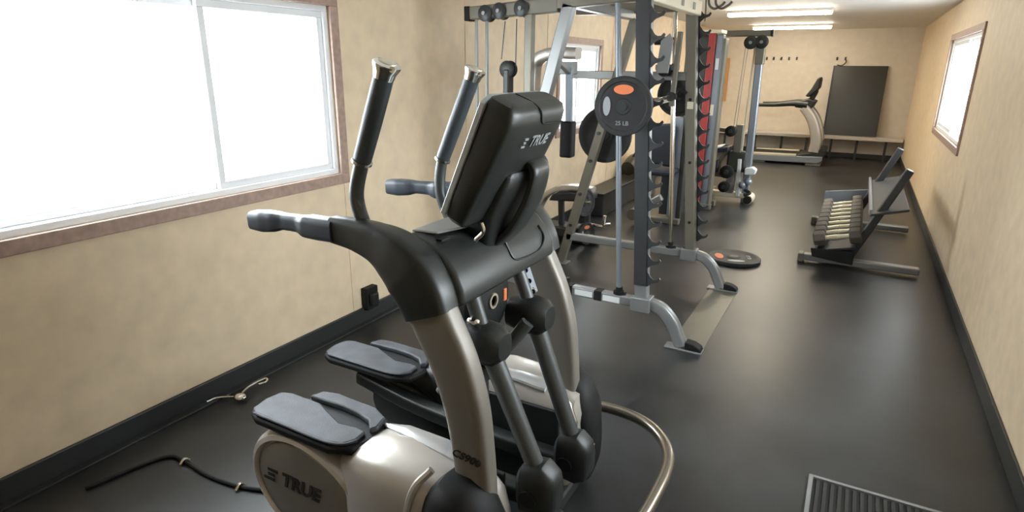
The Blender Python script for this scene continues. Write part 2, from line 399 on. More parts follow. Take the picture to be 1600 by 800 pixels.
part('cross_arm', MB().bar((-1.66, gy-.05, .90), (-1.30, gy-.05, .88), .05, .05), 'rackold', cs, bevel=.008)
part('cross_arm', MB().bar((-1.60, gy-.05, .35), (-1.30, gy-.05, .33), .06, .06), 'rackold', cs, bevel=.008)
for x, z, r in ((-1.335, .885, .065), (-1.33, .39, .08), (-1.345, .20, .066)):
    k_ = part('roller', MB().lathe((x, gy-.17, z), (0,1,0), [(0, r*.8), (.01, r), (.08, r), (.09, r*.8)]), 'rubber', cs)
    part('roller_cap', MB().cyl((x, gy-.185, z), (x, gy-.16, z), r*.35), 'dark', k_)
part('handle_rod', MB().tube([(-1.54, gy-.1, .66), (-1.53, gy-.1, 1.0), (-1.49, gy-.1, 1.13)], .014, n=8), 'dark', cs)
part('seat_pad', MB().prism(xz(gy-.2, [(-1.60, .60), (-1.58, .64), (-1.33, .70), (-1.33, .64)]), (0, .3, 0)), 'pad', cs, bevel=.015)
part('seat_trim', MB().prism(xz(gy-.21, [(-1.60, .635), (-1.42, .69), (-1.42, .705), (-1.60, .66)]), (0, .31, 0)), 'white', cs, bevel=.004)
part('seat_strut', MB().bar((-1.38, gy, .62), (-1.55, gy, .36), .05, .05, (0,1,0)), 'rackold', cs, bevel=.008)
part('pad_block', MB().box((-1.58, gy-.1, .36), (-1.44, gy+.1, .52)), 'black', cs, bevel=.02)
fw = part('foot_roller', MB().cyl((-1.05, gy-.12, .06), (-1.05, gy+.12, .06), .058), 'cream', cs)
part('roller_cap', MB().cyl((-1.05, gy-.135, .06), (-1.05, gy-.11, .06), .05), 'rubber', fw)
part('knob', MB().ball((-1.07, gy-.10, .28), .05).ball((-1.13, gy-.12, .24), .045), 'greyblue', cs)
part('foot_strap', MB().tube([(-1.10, gy-.1, .18), (-1.03, gy-.12, .15), (-1.10, gy-.14, .12)], .02), 'black', cs)
tag(part('towel', MB().prism(xz(gy-.16, [(-1.12, .37), (-1.0, .38), (-.985, .44), (-1.03, .47), (-1.12, .45)]), (0, .12, 0)), 'white', None, bevel=.012), 'small crumpled white cloth on the foot of the cable column', 'cloth')

tw = thing('weight_tower', (-1.6, 7.42, 0), 'tall dark weight stack tower with a red stripe and grey column', 'exercise machine')
part('shroud', MB().box((-1.84, 7.35, .06), (-1.56, 7.62, 1.97)), 'shroud', tw, bevel=.01)
part('red_stripe', MB().box((-1.585, 7.30, .08), (-1.51, 7.36, 1.985)), 'red', tw, bevel=.006, label='red vertical stripe')
gc = part('grey_column', MB().box((-1.508, 7.33, .06), (-1.43, 7.45, 1.97)), 'greyblue', tw, bevel=.008)
part('column_edge', MB().box((-1.43, 7.33, .06), (-1.40, 7.50, 1.93)), 'rackold', gc, bevel=.005)
part('sticker', MB().box((-1.49, 7.324, 1.60), (-1.455, 7.331, 1.72)), 'white', gc)
part('sticker', MB().box((-1.50, 7.324, 1.10), (-1.46, 7.331, 1.22)), 'cream', gc)
part('top_cap', MB().box((-1.80, 7.30, 1.985), (-1.45, 7.60, 2.02)), 'cream', tw, bevel=.006)
part('base_frame', MB().box((-1.86, 7.32, 0), (-1.38, 7.40, .07)).box((-1.86, 7.56, 0), (-1.38, 7.64, .07)), 'rackold', tw, bevel=.008)

# wall hooks with hanging straps high at left of the lights
t = thing('ceiling_hook', (-1.25, 6.0, 2.315), 'dark curved hooks hanging from the ceiling behind the taupe post', 'hook')
part('hook_stem', MB().cyl((-1.36, 6.0, 2.30), (-1.35, 6.0, 2.02), .008, n=8), 'rackold', t)
part('hook_plate', MB().box((-1.42, 5.97, 2.29), (-1.12, 6.03, 2.319)), 'rackold', t, bevel=.005)
for dx in (0, .06):
    part('hook', MB().tube([(-1.33+dx, 6.0, 2.29), (-1.33+dx, 6.0, 2.17), (-1.28+dx, 6.0, 2.125), (-1.22+dx, 6.0, 2.15), (-1.19+dx, 6.0, 2.18)], .011, n=8), 'rackold', t)

# ------------------------------------------------------------ seated multi gym beyond the rack (seen between posts)
sy = 6.6
sg = thing('seated_gym', (-1.75, sy, 0), 'seated weight machine with navy back pad, seen between the two rack uprights', 'exercise machine')
part('back_pad', MB().prism(xz(sy-.14, [(-1.92, .63), (-1.66, .60), (-1.66, 1.02), (-1.70, 1.06), (-1.88, 1.04), (-1.94, .98)]), (0, .10, 0)), 'pad', sg, bevel=.025)
part('seat_pad', MB().box((-1.92, sy-.32, .53), (-1.60, sy-.02, .59)), 'pad', sg, bevel=.02)
part('frame_post', MB().box((-1.70, sy-.03, 0), (-1.60, sy+.05, 1.12)), 'greyblue', sg, bevel=.008)
part('frame_post', MB().box((-1.60, sy-.03, 0), (-1.55, sy+.05, 1.9)), 'shroud', sg, bevel=.008)
part('seat_post', MB().box((-1.92, sy-.22, .30), (-1.84, sy-.14, .53)), 'greyblue', sg, bevel=.008)
part('leg_lever', MB().bar((-1.94, sy-.35, .14), (-1.68, sy-.35, .32), .07, .07), 'rack', sg, bevel=.01)
part('roller', MB().cyl((-1.95, sy-.46, .12), (-1.95, sy-.24, .12), .06), 'rackold', sg, label='taupe end roller')
part('roller', MB().cyl((-1.90, sy-.34, .40), (-1.90, sy-.12, .40), .05), 'chrome', sg)
part('base_rail', MB().box((-1.96, sy-.20, 0), (-1.52, sy-.12, .06)), 'rackold', sg, bevel=.01)
part('weight_stack', MB().box((-1.80, sy+.02, .05), (-1.58, sy+.25, .50)), 'rackblack', sg, bevel=.006)

# ------------------------------------------------------------ smith machine
yn, yf = 3.42, 4.60
sm = thing('smith_machine', (-1.2, 4.0, 0), 'grey smith machine rack with black toothed uprights, standing behind the cross trainer', 'exercise machine')
def axp(base, top, z):                     # point on a leaning line at height z
    b_, t_ = V(base), V(top); k = (z-b_.z)/(t_.z-b_.z); return b_+(t_-b_)*k
def uprights():
    for y, colr, lab in ((yn, 'rack', None), (yf, 'rackold', 'taupe front post')):
        b0 = V(-.985 if y == yn else -.975, y, .22); t0 = V(-1.10 if y == yn else -1.135, y, 2.06)
        m_ = MB().bar(b0, t0, .075, .07, (0, 1, 0))
        up = part('upright', m_, colr, sm, bevel=.006, label=lab)
        d = (t0-b0).normalized(); w = V(d.z, 0, -d.x)       # w: towards the aisle
        # black toothed catch plate on the outer face
        plate = MB(); yy = y-.046 if y == yn else y+.038
        L0 = .15 if y == yn else .12
        a0 = b0+d*L0; a1 = t0-d*.0
        q0 = a0-w*.038+V(0, yy-y, 0); q1 = a0+w*.046+V(0, yy-y, 0); q2 = a1+w*.046+V(0, yy-y, 0); q3 = a1-w*.038+V(0, yy-y, 0)
        if y == yf: q0 = a0+w*.02+V(0, yy-y, 0); q3 = a1+w*.02+V(0, yy-y, 0)
        plate.prism([q0, q1, q2, q3], (0, .010, 0))
        po = part('catch_plate', plate, 'rackblack', up, bevel=.002)
        n = 15
        for i in range(n):
            c = a0+d*(.035+i*.1135)+V(0, yy-y, 0)
            pf = [(-.0, -.040), (.018, -.030), (.040, -.016), (.066, -.010), (.092, -.004), (.108, .014), (.098, .024), (.078, .010), (.054, .010), (.034, .020), (.018, .040), (.0, .064)]
            base_w = .040
            pts = [c+w*(base_w+u*.78)+d*(v_*1.0-.0) for u, v_ in pf]
            part('catch_tooth', MB().prism(pts, (0, .010, 0)), 'rackblack', up)
        # bolts and side holes
        for z in (.5, .95, 1.4):
            c = axp(b0, t0, z)+V(0, -.037, 0)
            if y == yf: part('bolt_hole', MB().cyl(c, c+V(0, -.004, 0), .011, n=12), 'rubber', up)
        if y == yf:
            c = axp(b0, t0, 1.36)+V(0, -.038, 0)
            part('sticker', MB().box(c-V(.022, .002, .025), c+V(.022, .001, .025)), 'cream', up)
uprights()
for y, xb in ((yn, -2.20), (yf, -2.035)):
    xb = -2.08
    near = y == yn
    # base rail joined to the bent front leg
    part('base_rail', MB().bar((xb+.06, y, .245), (-1.0, y, .245), .06, .06), 'rack', sm, bevel=.008)
    pts = [(-1.0, y, .245), (-.93, y, .245), (-.86, y, .225), (-.795, y, .16), (-.755, y, .08), (-.725, y, .02)]
    part('front_leg', MB().tube(pts, [.042]*6, n=16, sq=True, flat=(.9, .8), up=(0, 1, 0)), 'rack', sm)
    ft = part('foot', MB().prism([(-.82, y-.04, 0), (-.60, y-.04, 0), (-.60, y+.04, 0), (-.82, y+.04, 0)], (0, 0, .012)), 'rack', sm, bevel=.003)
    part('foot_cap', MB().prism(xz(y-.035, [(-.70, .012), (-.60, .012), (-.61, .035), (-.65, .055), (-.70, .06)]), (0, .07, 0)), 'rubber', ft, bevel=.006)
    part('bracket', MB().box((-1.045, y-.055, .20), (-.925, y+.045, .29)), 'rack', sm, bevel=.006)
    for x in (-1.10, -1.03): 
        part('bolt', MB().cyl((x, y, .27), (x, y, .295), .012, n=8), 'dark', sm)
    # slanted rear strut
    st = part('rear_strut', MB().bar((-2.07, y, 0), (-1.535, y, 1.96), .07, .06, (0, 1, 0)), 'rackold' if not near else 'rack', sm, bevel=.006)
    part('strut_foot', MB().box((-2.14, y-.05, 0), (-2.0, y+.05, .01)), 'rack', st, bevel=.002)
    for z in (.35, .62, .9, 1.12):
        c = axp((-2.07, y, 0), (-1.535, y, 1.96), z)
        part('bolt', MB().cyl(c+V(0, -.03, 0), c+V(0, -.042, 0), .014, n=10), 'dark', st)
    # guide rod with its stop collar
    rb, rt = V(-1.135, y, .27), V(-1.25, y, 2.0)
    r_ = part('guide_rod', MB().cyl(rb, rt, .0165, n=16), 'chrome' if not near else 'greyblue', sm)
    part('stop_collar', MB().lathe(rb, (0,0,1), [(0, .02), (.006, .036), (.022, .036), (.03, .022), (.05, .02)], n=20), 'rubber', r_)
    # top side rail
    part('top_rail', MB().bar((-2.14 if near else -2.0, y, 1.935 if near else 2.03), (-1.08, y, 2.0 if near else 2.03), .06, .07), 'rackold', sm, bevel=.006)
# header beam with maker's plate, back beams
hb = part('header_beam', MB().box((-1.13, yn-.03, 1.965), (-1.07, yf+.03, 2.06)), 'cream', sm, bevel=.006, label='cream header beam')
for y in (yf-.20, yf-.50): part('beam_mark', MB().box((-1.070, y-.03, 1.99), (-1.067, y+.03, 2.035)), 'rackold', hb)
part('back_beam', MB().box((-1.60, yn, 1.95), (-1.54, yf, 2.01)), 'rack', sm, bevel=.006)
part('floor_plate', MB().box((-.80, yn-.03, .0), (-.605, yf+.03, .0035)), 'rackold', sm, bevel=.001)
part('rail_decal', MB().box((-1.42, yn-.0315, .225), (-1.30, yn-.0302, .262)), 'white', sm)
part('rail_decal', MB().box((-1.23, yn-.0315, .222), (-1.12, yn-.0302, .26)), 'white', sm)
part('rail_band', MB().box((-1.56, yn-.032, .213), (-1.44, yn+.032, .277)), 'rubber', sm, bevel=.002)
part('rail_band', MB().box((-1.29, yn-.0325, .213), (-1.24, yn+.0325, .277)), 'rubber', sm, bevel=.002)
pg = part('storage_peg', MB().cyl((-1.475, yn-.045, .20), (-1.475, yn-.045, .335), .024), 'rubber', sm)
# lat tower at the wall side
part('lat_beam', MB().bar((-2.20, yn, 1.93), (-1.60, yn, 1.955), .065, .075), 'rackold', sm, bevel=.006)
part('beam_cap', MB().box((-2.235, yn-.036, 1.885), (-2.195, yn+.036, 1.97)), 'rubber', sm, bevel=.005)
for x, z in ((-2.08, 1.925), (-1.98, 1.935), (-1.83, 1.945)):
    k_ = part('pulley', MB().lathe((x, yn-.05, z), (0,1,0), [(0, .03), (.008, .048), (.02, .042), (.06, .042), (.072, .048), (.08, .03)], n=24), 'dark', sm)
    part('pulley_bolt', MB().cyl((x, yn-.06, z), (x, yn-.04, z), .012, n=8), 'rack', k_)
for x in (-2.165, -2.09): part('guide_rod', MB().cyl((x, yn, .05), (x, yn, 1.90), .010, n=10), 'rack', sm)
part('lat_base', MB().box((-2.26, yn-.08, 0), (-1.75, yn+.08, .05)), 'rack', sm, bevel=.008)
part('cable', MB().tube([(-1.96, yn, 1.88), (-1.985, yn, 1.66)], .004, n=6), 'dark', sm)
part('cable', MB().tube([(-1.88, yn, 1.89), (-1.885, yn, 1.62)], .004, n=6), 'dark', sm)
fp = part('floating_pulley', MB().lathe((-1.935, yn-.03, 1.60), (0,1,0), [(0, .035), (.008, .052), (.022, .042), (.04, .042), (.052, .052), (.06, .035)], n=24), 'black', sm)
part('pulley_hanger', MB().box((-1.955, yn-.035, 1.42), (-1.915, yn+.035, 1.60)), 'black', fp, bevel=.008)
part('hanger_block', MB().box((-2.0, yn-.05, 1.38), (-1.87, yn+.05, 1.43)), 'black', fp, bevel=.012)
part('lat_post', MB().bar((-1.79, yn, 0.03), (-1.79, yn, 1.92), .05, .05, (0,1,0)), 'rackold', sm, bevel=.005)
ay = yn+.35
part('bent_arm', MB().tube([(-1.62, ay, 1.70), (-1.80, ay, 1.70), (-1.915, ay, 1.655), (-1.94, ay, 1.54), (-1.94, ay, 1.2)], [.062]*5, n=16, sq=True, flat=(.6, .85), up=(0,1,0)), 'silver', sm, label='pale bent tube arm')
part('arm_block', MB().box((-1.80, ay-.05, 1.57), (-1.64, ay+.04, 1.65)), 'rack', sm, bevel=.006)
part('cross_member', MB().bar((-2.02, yf, 1.56), (-1.10, yf, 1.56), .05, .06), 'rack', sm, bevel=.005)
part('strut_brace', MB().tube([(-1.52, yf, 1.96), (-1.44, yf, 1.80), (-1.43, yf, 1.60)], [.03]*3, n=12, sq=True), 'cream', sm)
hc = part('bar_hook', MB().box((-1.345, yf-.06, 1.60), (-1.18, yf+.0, 1.64)), 'rack', sm, bevel=.006)
part('hook_arm', MB().cyl((-1.36, yf-.06, 1.80), (-1.25, yf-.06, 1.80), .028), 'rubber', hc)
part('hook_arm', MB().bar((-1.20, yf-.07, 1.35), (-1.18, yf-.07, 1.86), .035, .03, (0,1,0)), 'rackold', hc, bevel=.004)
part('hook_plate', MB().prism(xz(yf-.09, [(-1.33, 1.58), (-1.24, 1.58), (-1.22, 1.8), (-1.25, 1.85), (-1.31, 1.80)]), (0, .012, 0)), 'rack', hc, bevel=.003)
part('collar', MB().cyl((-1.275, yf-.08, 1.60), (-1.275, yf+.02, 1.60), .045), 'rubber', hc)
part('safety_lever', MB().bar((-1.40, yf-.10, 1.345), (-1.20, yf-.10, 1.40), .025, .03), 'cream', sm, bevel=.006)

# smith bar riding on the guide rods, between them
zb = 1.42
def xb(y): return -1.10-.078*(y-3.19)
bar = thing('barbell', (xb(4.0), 4.0, zb), 'steel bar carried across the rack guide rods, holding the big plates', 'barbell')
part('shaft', MB().cyl((xb(yn-.26), yn-.26, zb), (xb(yf+.30), yf+.30, zb), .0135), 'chrome', bar)
bax = V(-.078, 1, 0).normalized()
for s_, y in ((-1, yn), (1, yf)):
    c_ = V(xb(y), y, zb)
    part('slider', MB().cyl(c_-bax*s_*.05, c_-bax*s_*.12, .034), 'dark', bar)
    part('slider_link', MB().bar((xb(y), y-s_*.085, zb), (-1.212, y-s_*.085, zb), .03, .05), 'dark', bar, bevel=.004)
    part('sleeve', MB().cyl(c_+bax*s_*.10, c_+bax*s_*.262, .024), 'dark', bar)
    part('lock_hook', MB().tube([c_-bax*s_*.04, c_-bax*s_*.04+V(.05, 0, .05), c_-bax*s_*.04+V(.10, 0, .02)], .012), 'black', bar)
def plate_mb(c, ax, r, th, hole=.027):
    return MB().lathe(c, ax, [(-th/2, hole), (-th/2, r*.26), (-th*.35, r*.28), (-th*.35, r*.80), (-th/2, r*.84), (-th/2, r*.97), (-th*.3, r), (th*.3, r), (th/2, r*.97), (th/2, r*.84), (th*.35, r*.80), (th*.35, r*.28), (th/2, r*.26), (th/2, hole)], n=40)
def weight_plate(c, ax, r, th, label, group=None, deco=True, upv=(0,0,1), side=1, cat='weight plate'):
    ax = V(ax).normalized(); c = V(c)
    t = thing('weight_plate', c, label, cat, group)
    d_ = part('disc', plate_mb(c, ax, r, th), 'iron', t)
    ring = MB(); a = ax.orthogonal().normalized(); b_ = ax.cross(a); rs = []
    part('bushing', MB().lathe(c, ax, [(-th/2-.002, .026), (-th/2-.002, .036), (th/2+.002, .036), (th/2+.002, .026)], n=24), 'dark', t)
    if deco:
        n_ = ax*side; U = V(upv); U = (U-n_*U.dot(n_)).normalized(); X_ = U.cross(n_)
        f_ = c+n_*(th*.35)
        def oval(cx, cy, rx, ry, m, nm, lift=.004):
            pts = [f_+X_*(cx+rx*math.cos(k*math.pi/10))+U*(cy+ry*math.sin(k*math.pi/10)) for k in range(20)]
            part(nm, MB().prism(pts, n_*lift), m, t)
        oval(0, r*.56, r*.34, r*.16, 'orange', 'orange_badge')
        oval(-r*.56, -.0, r*.13, r*.32, 'greyprint', 'grip_recess')
        text('plate_lettering', '25 LB' if r < .2 else '45 LB', r*.2, 'greyprint', t, f_-U*r*.56+n_*.002, X_, U, depth=.003)
    return t
weight_plate((xb(yn-.235), yn-.235, zb), bax, .156, .034, 'black weight plate with orange badge on the near end of the rack bar', side=-1)
weight_plate((xb(yf+.20), yf+.20, zb), bax, .160, .034, 'black weight plate on the far end of the rack bar behind the taupe post', side=-1, deco=False)
pc = axp((-2.07, yf, 0), (-1.535, yf, 1.96), 1.095)
part('plate_peg', MB().cyl((pc.x, yf+.02, pc.z), (pc.x, yf+.26, pc.z), .024), 'chrome', sm)
weight_plate((pc.x, yf+.12, pc.z), (0,1,0), -.0+.224, .04, 'large black weight plate hung on the slanted rear strut of the rack', deco=False)
cl = thing('spring_collar', (-1.97, 4.95, 1.4), 'small blue grey clip clamped on the slanted strut above the hung plate', 'clip')
cc = axp((-2.07, yf, 0), (-1.535, yf, 1.96), 1.42)
part('clip_coil', MB().tube([cc+V(.05*math.cos(k*.9)-.02, -.05, .035*math.sin(k*.9)) for k in range(9)], .006, n=6), 'greyblue', cl)
part('clip_grip', MB().cyl(cc+V(-.07, -.05, .03), cc+V(.04, -.05, .05), .009), 'dark', cl)
# padded post in front of the far window
pp = part('pad_post', MB().bar((-1.645, yn+.3, 1.2), (-1.66, yn+.3, 1.60), .045, .03, (0,1,0)), 'greyblue', sm, bevel=.004)
part('roller_pad', MB().box((-1.695, yn+.26, 1.045), (-1.61, yn+.34, 1.28)), 'rubber', pp, bevel=.012)
part('pad_arm', MB().bar((-1.66, yn+.3, 1.585), (-1.62, yn+.02, 1.66), .03, .03), 'rack', pp, bevel=.004)

# plate lying on the floor
weight_plate((-.775, 5.43, .0175), (0,0,1), .225, .035, 'black weight plate with orange badge lying flat on the floor', side=1, upv=(-.9, -.3, 0))

# ------------------------------------------------------------ plate loaded bench beside the far window
by = 5.25
lb = thing('leg_bench', (-2.3, by, 0), 'low bench machine with silver curved beam and black pad against the window wall', 'exercise machine')
part('curved_beam', MB().tube([(-2.60, by, .30), (-2.54, by, .42), (-2.42, by, .50), (-2.26, by, .535), (-2.05, by, .53)], [.03, .038, .04, .038, .034], n=14, sq=True, flat=(.7, 1.6), up=(0,1,0)), 'silver', lb)
part('bench_pad', MB().prism(xz(by-.12, [(-2.46, .40), (-2.05, .43), (-2.05, .49), (-2.26, .50), (-2.42, .47)]), (0, .24, 0)), 'pad', lb, bevel=.015)
part('base_frame', MB().bar((-2.58, by, .05), (-1.98, by, .04), .08, .07), 'rackblack', lb, bevel=.01)
part('base_frame', MB().box((-2.50, by-.25, 0), (-2.42, by+.25, .06)), 'rackblack', lb, bevel=.01)
part('post', MB().bar((-2.36, by, .05), (-2.38, by, .44), .05, .05, (0,1,0)), 'rackblack', lb, bevel=.006)
part('foot_lever', MB().bar((-2.44, by-.15, .06), (-2.56, by-.15, .28), .05, .03, (0,1,0)), 'rack', lb, bevel=.006)
part('lever_pad', MB().cyl((-2.56, by-.20, .30), (-2.56, by-.08, .30), .035), 'rubber', lb)
part('block', MB().box((-2.54, by-.12, .06), (-2.18, by+.12, .16)), 'rackblack', lb, bevel=.02)
part('end_bracket', MB().tube([(-2.10, by-.02, .20), (-1.93, by-.02, .19), (-1.92, by-.02, .30)], .016, smooth=1), 'chrome', lb)
part('end_bracket', MB().cyl((-1.93, by-.02, .21), (-1.86, by-.02, .225), .014), 'chrome', lb)
part('end_post', MB().bar((-2.10, by, .05), (-2.10, by, .45), .05, .05, (0,1,0)), 'rackblack', lb, bevel=.006)
part('axle', MB().cyl((-2.13, by-.14, .43), (-2.02, by-.14, .44), .014), 'chrome', lb)
part('axle', MB().cyl((-2.10, by-.14, .13), (-1.98, by-.14, .13), .014), 'chrome', lb)
weight_plate((-2.08, by-.14, .43), (1, -.35, .1), .13, .03, 'small black plate on the upper peg of the low bench', deco=False)
weight_plate((-2.05, by-.14, .14), (1, -.35, .1), .105, .03, 'small black plate with orange mark on the lower peg of the low bench', deco=True)
# heater box further along the wall
ht = thing('storage_bin', (-2.45, 7.2, 0), 'low black box unit against the window wall behind the low bench', 'box')
part('bin_body', MB().box((-2.63, 6.35, 0), (-2.36, 8.4, .24)), 'rackblack', ht, bevel=.01)
part('bin_lid', MB().box((-2.63, 6.33, .24), (-2.35, 8.42, .265)), 'black', ht, bevel=.005)
gb = thing('gym_bag', (-2.4, 8.0, 0.266), 'dark gym bag on the black box by the window wall', 'bag')
part('bag_body', MB().tube([(-2.5, 7.55, .37), (-2.48, 7.8, .41), (-2.5, 8.15, .38)], [.09, .13, .09], n=16), 'shroud', gb)
part('bag_handle', MB().tube([(-2.50, 7.65, .46), (-2.44, 7.8, .60), (-2.48, 8.0, .47)], .018, n=8), 'rubber', gb)

# ------------------------------------------------------------ dumbbell rack at right
dr = thing('dumbbell_rack', (.1, 6.3, 0), 'grey metal dumbbell rack against the right side of the room', 'rack')
for y in (5.72, 7.28):
    part('foot_rail', MB().box((-.25, y-.045, .02), (.62, y+.045, .075)), 'rack', dr, bevel=.01)
    part('foot_cap', MB().box((-.285, y-.05, 0), (-.235, y+.05, .08)), 'rackold', dr, bevel=.01)
    part('rack_post', MB().bar((.10, y, .07), (.42, y, .86), .06, .08, (0,1,0)), 'rackblack', dr, bevel=.008)
for (x0, z0), (x1, z1) in (((-.15, .145), (.14, .215)), ((.20, .50), (.46, .57))):
    part('shelf', MB().prism([(x0, 5.60, z0), (x1, 5.60, z1), (x1, 5.60, z1-.02), (x0, 5.60, z0-.02)], (0, 1.80, 0)), 'rackblack', dr, bevel=.003)
    part('shelf_lip', MB().bar((x0, 5.60, z0+.012), (x0, 7.40, z0+.012), .02, .05), 'rack', dr, bevel=.003)
part('end_panel', MB().prism([(-.17, 5.58, .09), (.14, 5.58, .06), (.14, 5.58, .17), (-.19, 5.58, .16)], (0, .03, 0)), 'rubber', dr, bevel=.004)
part('back_panel', MB().prism([(-.20, 7.42, .20), (.50, 7.42, .30), (.50, 7.42, .44), (-.20, 7.42, .34)], (0, .02, 0)), 'greyblue', dr, bevel=.004)
part('support_arm', MB().bar((.12, 5.72, .16), (-.13, 5.72, .10), .05, .04), 'rackblack', dr, bevel=.004)
part('support_arm', MB().bar((.12, 7.28, .16), (-.13, 7.28, .10), .05, .04), 'rackblack', dr, bevel=.004)

def dumbbell(c, k, label, group):
    c = V(c); t = thing('dumbbell', c, label, 'dumbbell', group)
    R_ = Matrix.Rotation(-math.atan2(.07, .29), 3, 'Y')
    ax = R_ @ V(1, 0, 0)
    part('handle', MB().lathe(c, ax, [(-.095, .022), (-.06, .021), (-.004, .025), (.0, .021), (.004, .025), (.06, .021), (.095, .022)], n=14), 'steel', t)
    for s_ in (-1, 1):
        r = .072*k
        part('head', MB().lathe(c+ax*s_*.135, ax, [(-.045, r*.72), (-.038, r*.95), (-.02, r), (.02, r), (.038, r*.95), (.045, r*.72)], n=8), 'hexhead', t)
    return t
ords = ['nearest', 'second nearest', 'third nearest', 'fourth nearest', 'fifth nearest', 'sixth nearest', 'third farthest', 'second farthest', 'farthest']
for i, w_ in enumerate(ords):
    dumbbell((-.005, 5.67+i*.192, .262), 1.0, 'dark dumbbell with steel handle on the lower rack shelf, %s to the camera' % w_, 'dumbbells on the lower shelf')

# floor grate / ribbed mat at the right
mt = thing('ribbed_mat', (.45, 2.3, 0), 'dark ribbed mat with pale metal edging on the floor at lower right', 'mat')
part('mat_base', MB().box((.06, 1.75, 0), (.70, 2.46, .010)), 'rubber', mt, bevel=.002)
for i in range(24):
    x = .075+i*.0262
    part('rib', MB().box((x, 1.76, .010), (x+.013, 2.45, .016)), 'black', mt)
part('edging', MB().box((.045, 1.74, 0), (.062, 2.475, .018)), 'rack', mt, bevel=.002)
part('edging', MB().box((.062, 2.46, 0), (.70, 2.475, .018)), 'rack', mt, bevel=.002)

# ------------------------------------------------------------ bits by the left wall
ob = thing('outlet_box', (XL+.03, 2.8, .2), 'black electrical box on the wall just above the baseboard', 'outlet')
part('box_body', MB().box((XL, 2.76, .085), (XL+.05, 2.87, .235)), 'rubber', ob, bevel=.006)
part('plug', MB().box((XL+.05, 2.78, .12), (XL+.085, 2.84, .20)), 'black', ob, bevel=.008)
wc = thing('wire_clip', (-2.5, 1.72, 0), 'small bent silver wire clip lying on the floor by the baseboard', 'clip')
part('clip_body', MB().ball((-2.50, 1.70, .022), .035, .03, .020), 'chrome', wc)
part('clip_wire', MB().tube([(-2.50, 1.70, .03), (-2.52, 1.78, .04), (-2.50, 1.86, .05), (-2.47, 1.84, .05), (-2.48, 1.80, .05)], .006, n=8), 'chrome', wc)
part('clip_wire', MB().tube([(-2.50, 1.69, .03), (-2.60, 1.65, .015), (-2.62, 1.60, .01)], .006, n=8), 'chrome', wc)
co = thing('power_cord', (-2.1, 1.2, 0), 'thin black cord with small metal clips lying on the floor at lower left', 'cord')
part('cord', MB().tube([(-2.45, .95, .009), (-2.38, 1.22, .009), (-2.27, 1.25, .009), (-2.10, 1.24, .009), (-1.93, 1.26, .009), (-1.80, 1.30, .009), (-1.6, 1.33, .009)], .008, n=8), 'rubber', co)
for x, y in ((-2.27, 1.25), (-1.93, 1.26)): part('cord_clip', MB().tube([(x, y-.02, .006), (x, y, .022), (x, y+.02, .006)], .007, n=8), 'chrome', co)

# ------------------------------------------------------------ cross trainer in the foreground
yc = 1.61
ct = thing('cross_trainer', (-1.1, yc, 0), 'large grey and black elliptical cross trainer in the foreground with display', 'exercise machine')
